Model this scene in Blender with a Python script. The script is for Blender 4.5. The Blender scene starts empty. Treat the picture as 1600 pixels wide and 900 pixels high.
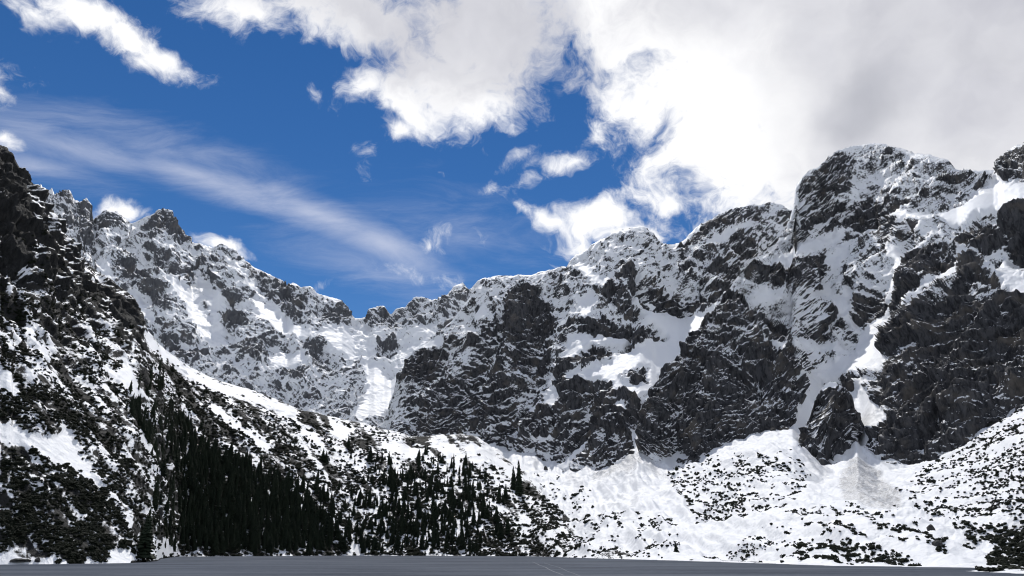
import bpy, bmesh, math, random
import numpy as np
from mathutils import noise as mn, Vector, Matrix
random.seed(7); rng = np.random.default_rng(11)
SC = bpy.context.scene
COL = SC.collection
# ------------------------------------------------------------------ camera, sky, sun, exposure
FPX, CX, CY, HORIZON, CAM_H = 1142.0, 800.0, 450.0, 860.0, 5.5
PITCH = math.atan((HORIZON - CY) / FPX)
cam = bpy.data.cameras.new('camera'); cam_o = bpy.data.objects.new('camera', cam); COL.objects.link(cam_o)
cam.sensor_width = 36.0; cam.lens = 36.0 * FPX / 1600.0
cam.clip_start = 0.5; cam.clip_end = 60000
cam_o.location = (0, 0, CAM_H); cam_o.rotation_euler = (math.pi / 2 + PITCH, 0, 0)
SC.camera = cam_o
SUN_AZ, SUN_EL = math.radians(-6), math.radians(51.5)
SUN_STRENGTH, SKY_STRENGTH, EXPOSURE = 2.7, 0.072, 0.24
sun = bpy.data.lights.new('sun', 'SUN'); sun.energy = SUN_STRENGTH; sun.angle = math.radians(0.53); sun.color = (1.0, 0.965, 0.91)
sun_o = bpy.data.objects.new('sun', sun); COL.objects.link(sun_o)
sd = Vector((math.sin(SUN_AZ) * math.cos(SUN_EL), math.cos(SUN_AZ) * math.cos(SUN_EL), math.sin(SUN_EL)))
sun_o.rotation_euler = sd.to_track_quat('Z', 'Y').to_euler(); sun_o.location = sd * 4000
SC.cycles.max_bounces = 3; SC.cycles.diffuse_bounces = 2; SC.cycles.glossy_bounces = 1; SC.cycles.transmission_bounces = 0; SC.cycles.transparent_max_bounces = 2
SC.cycles.use_denoising = True; SC.cycles.filter_width = 1.1
SC.view_settings.view_transform = 'Standard'; SC.view_settings.look = 'None'
SC.view_settings.exposure = EXPOSURE; SC.view_settings.gamma = 1.0; SC.view_settings.use_curve_mapping = False

class NT:
    """tiny helper for node trees"""
    def __init__(self, tree): self.t = tree; tree.nodes.clear()
    def n(self, typ, **kw):
        nd = self.t.nodes.new(typ)
        for k, v in kw.items(): setattr(nd, k, v)
        return nd
    def l(self, a, b): self.t.links.new(a, b)
    def put(self, sock, v):
        if isinstance(v, bpy.types.NodeSocket): self.l(v, sock)
        elif v is not None: sock.default_value = v
    def m(self, op, a, b=None, c=None, clamp=False):
        nd = self.n('ShaderNodeMath', operation=op, use_clamp=clamp)
        self.put(nd.inputs[0], a)
        if b is not None: self.put(nd.inputs[1], b)
        if c is not None: self.put(nd.inputs[2], c)
        return nd.outputs[0]
    def vm(self, op, a, b=None):
        nd = self.n('ShaderNodeVectorMath', operation=op); self.put(nd.inputs[0], a)
        if b is not None: self.put(nd.inputs[1], b)
        return nd.outputs['Value'] if op in ('DOT_PRODUCT', 'LENGTH') else nd.outputs[0]
    def comb(self, x, y, z=0.0):
        nd = self.n('ShaderNodeCombineXYZ'); self.put(nd.inputs[0], x); self.put(nd.inputs[1], y); self.put(nd.inputs[2], z); return nd.outputs[0]
    def noise(self, vec, scale, detail=4, rough=0.55, dist=0.0, typ='FBM'):
        nd = self.n('ShaderNodeTexNoise', noise_type=typ); nd.normalize = True
        self.put(nd.inputs['Vector'], vec); nd.inputs['Scale'].default_value = scale; nd.inputs['Detail'].default_value = detail
        nd.inputs['Roughness'].default_value = rough; nd.inputs['Distortion'].default_value = dist; return nd
    def ss(self, x, lo, hi):
        nd = self.n('ShaderNodeMapRange', interpolation_type='SMOOTHSTEP'); self.put(nd.inputs[0], x)
        self.put(nd.inputs[1], lo); self.put(nd.inputs[2], hi); return nd.outputs[0]
    def lin(self, x, lo, hi, a=0.0, b=1.0):
        nd = self.n('ShaderNodeMapRange'); self.put(nd.inputs[0], x)
        for i, v in enumerate((lo, hi, a, b)): self.put(nd.inputs[1 + i], v)
        return nd.outputs[0]
    def mix(self, f, a, b):
        nd = self.n('ShaderNodeMix', data_type='RGBA'); self.put(nd.inputs[0], f); self.put(nd.inputs[6], a); self.put(nd.inputs[7], b); return nd.outputs[2]

def rgb(*c): return (*c, 1.0)

# ---- the sky: blue air with broken cumulus, a big cloud bank on the right and a band of cirrus
def build_sky():
    w = bpy.data.worlds.new('World'); SC.world = w; w.use_nodes = True
    k = NT(w.node_tree)
    sky = k.n('ShaderNodeTexSky', sky_type='NISHITA'); sky.sun_disc = False
    sky.sun_elevation = SUN_EL; sky.sun_rotation = SUN_AZ; sky.altitude = 1400
    sky.air_density = 1.0; sky.dust_density = 0.0; sky.ozone_density = 2.2
    tc = k.n('ShaderNodeTexCoord').outputs['Generated']
    nrm = k.n('ShaderNodeVectorMath', operation='NORMALIZE'); k.l(tc, nrm.inputs[0]); d = nrm.outputs[0]
    ax = (0, math.cos(PITCH), math.sin(PITCH)); up = (0, -math.sin(PITCH), math.cos(PITCH))
    q = k.m('ADD', k.vm('DOT_PRODUCT', d, ax), 1.02)
    S = 2 * FPX / 100.0                                     # units of about 100 px of the photograph
    X = k.m('MULTIPLY', k.m('DIVIDE', k.vm('DOT_PRODUCT', d, (1, 0, 0)), q), S)
    Y = k.m('MULTIPLY', k.m('DIVIDE', k.vm('DOT_PRODUCT', d, up), q), S)
    P = k.comb(X, Y, 0.0)
    def conv(px, py):
        a, b = (px - CX) / FPX, (CY - py) / FPX; n = math.sqrt(1 + a * a + b * b)
        return (a / (n + 1.02) * S, b / (n + 1.02) * S)
    warp = k.noise(P, 0.9, 3, 0.55)
    wv = k.vm('SCALE', k.vm('SUBTRACT', warp.outputs['Color'], (0.5, 0.5, 0.5))); wv.node.inputs['Scale'].default_value = 0.85
    PW = k.vm('ADD', P, wv)
    def blobs(lst, src):
        acc = None
        for (px, py, rx, ry, rot, amp) in lst:
            cx, cy = conv(px, py)
            s = 1.0 / (1 + ((px - 800) ** 2 + (py - 450) ** 2) / (FPX * FPX)) ** 0.5
            mp = k.n('ShaderNodeMapping', vector_type='TEXTURE')
            k.l(src, mp.inputs['Vector']); mp.inputs['Location'].default_value = (cx, cy, 0)
            mp.inputs['Rotation'].default_value = (0, 0, math.radians(rot)); mp.inputs['Scale'].default_value = (rx / 100 * s, ry / 100 * s, 1)
            r2 = k.vm('LENGTH', mp.outputs[0])
            v = k.m('MULTIPLY_ADD', r2, -amp, amp)           # cone: amp at the centre, 0 on the rim, negative outside
            if acc is None: acc = v
            else:
                nd = k.n('ShaderNodeMath', operation='SMOOTH_MAX'); k.l(acc, nd.inputs[0]); k.l(v, nd.inputs[1]); nd.inputs[2].default_value = 0.12; acc = nd.outputs[0]
        return acc
    big = [(1210, 120, 220, 170, 0, 1.35), (1015, 30, 150, 90, 0, 1.6), (1240, 60, 300, 120, 0, 1.3), (1430, 60, 470, 330, 0, 1.9), (1140, 215, 170, 130, 20, 1.1), (1090, 90, 170, 190, 0, 1.1), (1260, 240, 220, 140, 0, 1.3), (1550, 250, 260, 200, 0, 1.7),
           (960, 20, 180, 95, -10, 0.9), (760, 40, 200, 130, 0, 1.0), (720, 120, 140, 85, 15, 0.9), (750, 165, 75, 62, 0, 0.8),
           (640, 150, 75, 55, -35, 0.8), (570, 120, 55, 42, 20, 0.7), (620, 195, 36, 26, 0, 0.6), (560, 20, 230, 60, -6, 0.9), (400, 15, 120, 42, -10, 0.7),
           (650, -170, 520, 190, 0, 1.0), (205, 55, 105, 38, -33, 0.8), (245, 90, 62, 34, -15, 0.8), (140, 18, 120, 30, -12, 0.65), (40, 10, 60, 40, 0, 0.45), (-60, 130, 90, 60, 0, 0.6)]
    small = [(930, 345, 82, 46, -8, 1.35), (975, 368, 75, 28, 0, 1.2), (865, 350, 66, 24, -25, 0.85), (905, 385, 60, 30, 0, 0.5), (880, 412, 50, 16, 30, 0.35),
             (862, 252, 62, 22, 0, 0.72), (812, 245, 36, 18, 25, 0.42), (838, 272, 40, 16, 20, 0.45), (938, 198, 34, 16, 40, 0.46), (1055, 320, 100, 38, -8, 0.5), (1040, 355, 60, 30, 10, 0.4),
             (198, 330, 72, 26, -4, 0.85), (350, 388, 52, 22, -32, 0.85), (580, 240, 12, 20, 20, 0.22), (675, 378, 14, 7, 0, 0.16), (708, 365, 10, 6, 0, 0.16),
             (488, 130, 16, 20, 0, 0.32), (765, 297, 34, 12, 0, 0.22), (680, 272, 18, 10, 0, 0.24), (665, 432, 44, 12, -12, 0.3), (500, 442, 24, 10, 0, 0.25), (760, 380, 30, 14, -30, 0.22),
             (14, 225, 26, 26, 0, 0.6), (1180, 300, 90, 60, 0, 0.8)]
    cirr = [(120, 230, 170, 36, -13, 0.9), (330, 282, 200, 30, -17, 0.95), (500, 335, 170, 32, -22, 1.0), (600, 380, 120, 36, -24, 0.95), (60, 262, 120, 26, -10, 0.6), (250, 235, 200, 40, -12, 0.5), (700, 360, 120, 40, -8, 0.35), (600, 425, 120, 30, -20, 0.35)]
    FB = blobs(big, PW); FS = blobs(small, PW); FC = blobs(cirr, P)
    # fine billow noise
    n1 = k.noise(PW, 1.05, 10, 0.62, 0.3); n2 = k.noise(PW, 4.0, 6, 0.66, 0.9)
    nb = k.m('ADD', k.m('MULTIPLY', k.m('SUBTRACT', n1.outputs[0], 0.5), 1.9), k.m('MULTIPLY', k.m('SUBTRACT', n2.outputs[0], 0.5), 0.55))
    # broken cloud goes on outside the view
    far = k.ss(k.vm('LENGTH', P), 10.5, 14.0)
    ng = k.noise(P, 0.16, 4, 0.5)
    FG = k.m('SUBTRACT', k.m('MULTIPLY', k.m('SUBTRACT', ng.outputs[0], 0.47), 5.0), k.m('MULTIPLY', k.m('SUBTRACT', 1.0, far), 3.0))
    FBm = k.m('MAXIMUM', FB, FG)
    db = k.ss(k.m('ADD', FBm, nb), -0.08, 0.58)
    ds = k.ss(k.m('ADD', k.m('MULTIPLY', FS, 0.95), k.m('MULTIPLY', nb, 1.1)), 0.0, 0.75)
    # cirrus: streaks along the band
    mp = k.n('ShaderNodeMapping'); k.l(k.vm('ADD', P, k.vm('MULTIPLY', wv, (0.3, 0.3, 0.3))), mp.inputs['Vector']); mp.inputs['Rotation'].default_value = (0, 0, math.radians(19)); mp.inputs['Scale'].default_value = (0.5, 2.1, 1)
    nc = k.noise(mp.outputs[0], 0.9, 9, 0.66, 0.55)
    dc = k.m('MULTIPLY', k.ss(k.m('ADD', FC, k.m('MULTIPLY', k.m('SUBTRACT', nc.outputs[0], 0.5), 1.9)), -0.35, 1.5), 0.70)
    # a thin general veil low over the passes
    # colours
    core = blobs([(730, 50, 250, 130, -8, 1.0), (560, 5, 240, 60, -5, 0.8), (1440, 110, 420, 300, 0, 1.15), (1340, 165, 120, 80, 10, 1.1), (1180, 0, 280, 110, 0, 0.9), (1290, 130, 220, 200, 0, 0.75), (860, -160, 600, 170, 0, 1.0)], PW)
    thick = k.ss(k.m('ADD', k.m('MAXIMUM', core, k.m('MULTIPLY_ADD', FG, 0.5, -0.5)), k.m('MULTIPLY', nb, 0.55)), -0.12, 0.62)  # unseen clouds outside the view are whitened to lift the ambient light
    nl = k.noise(PW, 0.33, 5, 0.55)
    cxw, cyw = conv(1095, 225)
    mpw = k.n('ShaderNodeMapping', vector_type='TEXTURE'); k.l(PW, mpw.inputs['Vector']); mpw.inputs['Location'].default_value = (cxw, cyw, 0); mpw.inputs['Scale'].default_value = (1.6, 1.8, 1)
    thin = k.ss(k.vm('LENGTH', mpw.outputs[0]), 0.35, 1.25)              # the bank is thin and glows near its left end
    grey = k.m('MULTIPLY', k.m('MULTIPLY', thick, thin), k.lin(nl.outputs[0], 0.34, 0.64, 0.50, 1.0), clamp=True)
    billow = k.lin(n1.outputs[0], 0.25, 0.8, 0.93, 1.04)
    cc = k.mix(grey, rgb(0.92, 0.92, 0.93), rgb(0.47, 0.475, 0.53))
    cxd, cyd = conv(1345, 160)
    mpd = k.n('ShaderNodeMapping', vector_type='TEXTURE'); k.l(PW, mpd.inputs['Vector']); mpd.inputs['Location'].default_value = (cxd, cyd, 0); mpd.inputs['Scale'].default_value = (0.95, 0.62, 1); mpd.inputs['Rotation'].default_value = (0, 0, 0.4)
    cc = k.mix(k.m('MULTIPLY', k.m('SUBTRACT', 1.0, k.ss(k.vm('LENGTH', mpd.outputs[0]), 0.15, 1.1)), 0.75), cc, rgb(0.40, 0.41, 0.46))
    ccb = k.vm('SCALE', cc); k.l(billow, ccb.node.inputs['Scale'])
    sc_ = k.vm('SCALE', sky.outputs[0]); sc_.node.inputs['Scale'].default_value = SKY_STRENGTH
    hsv = k.n('ShaderNodeHueSaturation'); hsv.inputs['Saturation'].default_value = 1.30; hsv.inputs['Value'].default_value = 0.95; hsv.inputs['Hue'].default_value = 0.506; k.l(sc_, hsv.inputs['Color'])
    c1 = k.mix(dc, hsv.outputs[0], rgb(0.60, 0.63, 0.74))
    c2 = k.mix(ds, c1, rgb(0.92, 0.92, 0.93))
    c3 = k.mix(db, c2, ccb)
    bg = k.n('ShaderNodeBackground'); k.l(c3, bg.inputs['Color']); bg.inputs['Strength'].default_value = 1.0
    out = k.n('ShaderNodeOutputWorld'); k.l(bg.outputs[0], out.inputs['Surface'])
    w.cycles.sampling_method = 'NONE'
build_sky()

# ------------------------------------------------------------------ geometry helpers
CP, SP = math.cos(PITCH), math.sin(PITCH)
def T(py):                                   # height over depth along the sight line through row py
    u = (CY - np.asarray(py, float)) / FPX
    return (SP + u * CP) / (CP - u * SP)
def XR(px, py):                              # x over depth
    u = (CY - np.asarray(py, float)) / FPX
    return (np.asarray(px, float) - CX) / FPX / (CP - u * SP)
def at(px, py, Y):
    Y = np.asarray(Y, float)
    return np.stack([XR(px, py) * Y, Y + 0 * XR(px, py), CAM_H + T(py) * Y], -1)
def proj(P):
    x, y, z = P[..., 0], P[..., 1], P[..., 2] - CAM_H
    f = y * CP + z * SP; u = -y * SP + z * CP
    return CX + FPX * x / f, CY - FPX * u / f
def poly(pts):                               # polyline -> function of px
    a = np.array(pts, float); return lambda x: np.interp(x, a[:, 0], a[:, 1])
def mnoise(P, scale, kind='ridged', octv=5, H=0.9, lac=2.1, off=(0, 0, 0)):
    Q = (P.reshape(-1, 3) * np.asarray(scale) + np.asarray(off)).tolist()
    if kind == 'ridged': r = [mn.ridged_multi_fractal(p, H, lac, octv, 1.0, 2.0) for p in Q]
    elif kind == 'turb': r = [mn.turbulence(p, octv, False) for p in Q]
    else: r = [mn.fractal(p, H, lac, octv) for p in Q]
    r = np.array(r); r = (r - r.mean()) / (r.std() + 1e-9)
    return np.clip(r, -3, 3).reshape(P.shape[:-1])
def blur(a, n, it=2):
    for _ in range(it):
        for ax in (0, 1):
            p = np.pad(a, [(n, n) if i == ax else (0, 0) for i in range(2)], mode='edge')
            c = np.cumsum(p, axis=ax); c = np.insert(c, 0, 0, axis=ax)
            L = a.shape[ax]; w = 2 * n + 1
            a = (np.take(c, range(w, w + L), ax) - np.take(c, range(0, L), ax)) / w
    return a
def grid_normals(P):
    du = np.gradient(P, axis=1); dv = np.gradient(P, axis=0)
    n = np.cross(du, dv); n /= np.linalg.norm(n, axis=-1, keepdims=True) + 1e-9
    return n * np.where(n[..., 2:3] < 0, -1, 1) if False else n
MX0, MY0, MS, MW, MH = -300, 100, 2.0, 1100, 410       # authored maps on a 2 px lattice
class Map:
    def __init__(self, default): self.a = np.full((MH, MW), float(default))
    def add(self, pts, val, soft=0):
        p = np.array(pts, float); x0, y0 = p.min(0); x1, y1 = p.max(0)
        i0, i1 = max(0, int((x0 - MX0) / MS)), min(MW, int((x1 - MX0) / MS) + 2)
        j0, j1 = max(0, int((y0 - MY0) / MS)), min(MH, int((y1 - MY0) / MS) + 2)
        gx, gy = np.meshgrid(MX0 + MS * np.arange(i0, i1), MY0 + MS * np.arange(j0, j1))
        ins = np.zeros(gx.shape, bool); n = len(p)
        for a in range(n):
            (xa, ya), (xb, yb) = p[a], p[(a + 1) % n]
            c = (ya > gy) != (yb > gy)
            ins ^= c & (gx < (xb - xa) * (gy - ya) / (yb - ya + 1e-12) + xa)
        self.a[j0:j1, i0:i1][ins] = val; return self
    def smooth(self, n, it=2): self.a = blur(self.a, n, it); return self
    def get(self, px, py):
        fx = np.clip((np.asarray(px) - MX0) / MS, 0, MW - 1.001); fy = np.clip((np.asarray(py) - MY0) / MS, 0, MH - 1.001)
        i, j = fx.astype(int), fy.astype(int); u, v = fx - i, fy - j; a = self.a
        return (a[j, i] * (1 - u) + a[j, i + 1] * u) * (1 - v) + (a[j + 1, i] * (1 - u) + a[j + 1, i + 1] * u) * v

# snow cover: 0 bare rock ... 1 snowfield
def snow_map(lst, default, n=1, it=1):
    m = Map(default)
    for val, pts in lst: m.add(pts, val)
    return m.smooth(n, it)
SN_A = [(.62, [(480, 540), (640, 520), (660, 600), (560, 660), (470, 640)]), (.82, [(555, 510), (610, 520), (690, 505), (650, 560), (625, 590), (590, 580), (560, 560), (480, 530), (500, 510)]),
        (.38, [(60, 300), (145, 315), (145, 420), (120, 400), (60, 350)]), (.12, [(228, 348), (250, 326), (272, 326), (278, 345), (296, 360), (302, 378), (280, 380), (262, 366), (240, 362)]), (.2, [(150, 340), (170, 331), (190, 334), (200, 350), (170, 355), (150, 365)]),
        (.12, [(92, 303), (108, 298), (114, 312), (100, 312)]), (.2, [(120, 330), (140, 315), (145, 345), (143, 385), (125, 370)]),
        (.98, [(385, 455), (400, 468), (440, 490), (490, 520), (470, 530), (430, 520), (408, 500)]), (.9, [(350, 400), (362, 405), (420, 470), (470, 512), (440, 495), (395, 455)]), (.9, [(270, 455), (310, 450), (320, 470), (280, 475)]), (.95, [(285, 470), (300, 462), (320, 490), (345, 525), (335, 540), (310, 520), (290, 495)]),
        (.9, [(335, 470), (345, 500), (360, 540), (352, 545), (338, 515), (325, 480)]), (.2, [(475, 530), (500, 524), (512, 527), (512, 538), (490, 560), (478, 548)]), (.25, [(505, 485), (535, 472), (548, 488), (535, 508), (500, 500)]), (.2, [(578, 498), (590, 482), (605, 480), (605, 500), (590, 505)]),
        (.22, [(608, 500), (640, 485), (655, 495), (645, 502)]), (.25, [(630, 478), (645, 463), (660, 470), (640, 484)]), (.2, [(684, 492), (700, 463), (732, 455), (720, 480), (700, 497)]), (.3, [(590, 530), (620, 525), (625, 540), (600, 555), (585, 548)]),
        (.25, [(360, 455), (375, 470), (395, 510), (375, 515), (350, 505), (345, 480)]), (.3, [(360, 525), (400, 540), (420, 565), (395, 575), (365, 555)]), (.25, [(425, 580), (445, 575), (480, 570), (470, 600), (440, 600)]), (.25, [(290, 545), (310, 545), (330, 575), (300, 570)]),
        (.26, [(230, 380), (260, 400), (302, 440), (290, 447), (250, 416), (224, 395)]), (.28, [(300, 400), (332, 420), (352, 450), (335, 452), (310, 432)]), (.26, [(200, 398), (240, 438), (272, 480), (260, 492), (225, 452), (194, 420)]), (.22, [(150, 418), (178, 450), (203, 500), (186, 504), (160, 462)]), (.32, [(380, 398), (402, 425), (432, 465), (472, 500), (455, 503), (420, 472), (388, 432)]), (.28, [(420, 433), (452, 450), (482, 470), (470, 492), (440, 472)]), (.24, [(245, 498), (277, 540), (303, 560), (285, 564), (253, 532)]),
        (.95, [(198, 443), (217, 458), (243, 500), (230, 507), (210, 475)]), (.95, [(148, 403), (162, 408), (178, 440), (163, 442)]), (.92, [(253, 428), (292, 448), (303, 464), (270, 458)]), (.92, [(300, 428), (332, 443), (353, 470), (345, 483), (318, 460)]), (.95, [(500, 515), (540, 510), (560, 540), (552, 560), (520, 540)]),
        (1.0, [(558, 563), (585, 568), (605, 588), (620, 590), (628, 600), (640, 612), (620, 632), (600, 648), (572, 658), (540, 655), (568, 622), (574, 600)]), (.95, [(420, 560), (440, 545), (480, 550), (478, 570), (430, 575)])]
SN_C1 = [(.62, [(890, 405), (1000, 350), (1070, 390), (1060, 460), (960, 430)]), (.5, [(1060, 390), (1130, 330), (1240, 320), (1200, 400), (1115, 480), (1060, 470)]), (.52, [(625, 600), (645, 548), (700, 520), (745, 520), (700, 600), (640, 650)]),
         (.55, [(790, 500), (870, 500), (900, 560), (890, 610), (800, 640)]), (.12, [(792, 490), (800, 460), (822, 452), (844, 454), (858, 468), (870, 490), (862, 516), (830, 532), (798, 540)]),
         (.34, [(738, 540), (748, 505), (790, 492), (800, 520), (786, 560), (796, 592), (800, 622), (780, 642), (745, 655), (730, 672), (700, 684), (640, 684), (658, 628), (690, 602), (702, 590), (725, 580), (735, 560)]), (.2, [(625, 592), (640, 552), (662, 545), (690, 560), (678, 588), (650, 600)]),
         (.95, [(640, 543), (662, 532), (692, 525), (700, 535), (680, 545), (660, 543)]), (.85, [(735, 488), (760, 478), (765, 490), (745, 500)]), (.2, [(800, 570), (815, 520), (850, 530), (860, 560), (830, 590)]),
         (.27, [(745, 655), (770, 650), (830, 641), (872, 640), (882, 620), (868, 600), (880, 560), (895, 580), (900, 598), (925, 590), (950, 600), (966, 612), (985, 616), (1006, 625), (1002, 660), (1002, 705), (970, 718), (925, 724), (905, 718), (880, 720), (840, 718), (815, 712), (790, 702), (760, 685), (740, 678)]),
         (.95, [(822, 644), (850, 625), (862, 606), (853, 596), (866, 588), (871, 612), (882, 622), (872, 636), (850, 640)]), (.9, [(945, 640), (960, 628), (975, 624), (987, 640), (960, 643)]), (.9, [(740, 672), (775, 655), (800, 650), (780, 662)]), (.85, [(815, 686), (850, 680), (880, 684), (850, 690)]), (.8, [(790, 690), (830, 700), (880, 712), (830, 708)]),
         (1.0, [(920, 678), (906, 706), (892, 726), (870, 738), (848, 728), (884, 713), (902, 694)]), (1.0, [(1016, 640), (1012, 660), (1004, 690), (1003, 712), (989, 712), (988, 680), (1001, 652)]),
         (.97, [(905, 400), (930, 424), (960, 440), (1000, 460), (1014, 480), (1000, 474), (960, 452), (925, 438), (893, 416)]), (1.0, [(1122, 474), (1092, 515), (1062, 560), (1034, 590), (1022, 614), (985, 617), (965, 606), (940, 590), (888, 592), (893, 580), (950, 566), (960, 552), (985, 546), (1010, 531), (1045, 528), (1035, 510), (1018, 498), (1012, 482), (1040, 490), (1070, 493), (1100, 482)]),
         (.9, [(885, 535), (900, 522), (925, 512), (960, 520), (985, 522), (975, 540), (940, 533), (915, 540), (892, 560)]), (.95, [(900, 470), (925, 455), (935, 470), (925, 495), (905, 490)]),
         (.45, [(965, 590), (1000, 570), (1020, 575), (1005, 600), (980, 600)]), (.12, [(888, 576), (892, 562), (925, 535), (940, 537), (958, 551), (945, 563), (908, 572)]),
         (.15, [(905, 515), (925, 505), (945, 495), (990, 498), (1015, 508), (1036, 520), (1045, 528), (1012, 530), (995, 540), (985, 546), (973, 540), (988, 521), (950, 517), (920, 518)]), (.25, [(940, 470), (960, 445), (985, 455), (1012, 482), (1000, 490), (960, 480)]),
         (.18, [(958, 432), (985, 422), (1002, 440), (1040, 458), (1062, 470), (1064, 486), (1030, 480), (1000, 458), (965, 441)]), (.15, [(1070, 470), (1090, 458), (1130, 450), (1112, 482), (1090, 490), (1072, 488)]),
         (.25, [(1060, 397), (1075, 375), (1105, 345), (1140, 328), (1205, 318), (1180, 342), (1150, 352), (1125, 362), (1110, 362), (1090, 387)]), (.15, [(1098, 420), (1120, 413), (1152, 425), (1146, 442), (1122, 443)]), (.3, [(1120, 372), (1160, 365), (1175, 395), (1150, 405), (1120, 395)]), (.92, [(1095, 390), (1130, 362), (1170, 345), (1180, 350), (1140, 372), (1105, 395)])]
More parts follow.
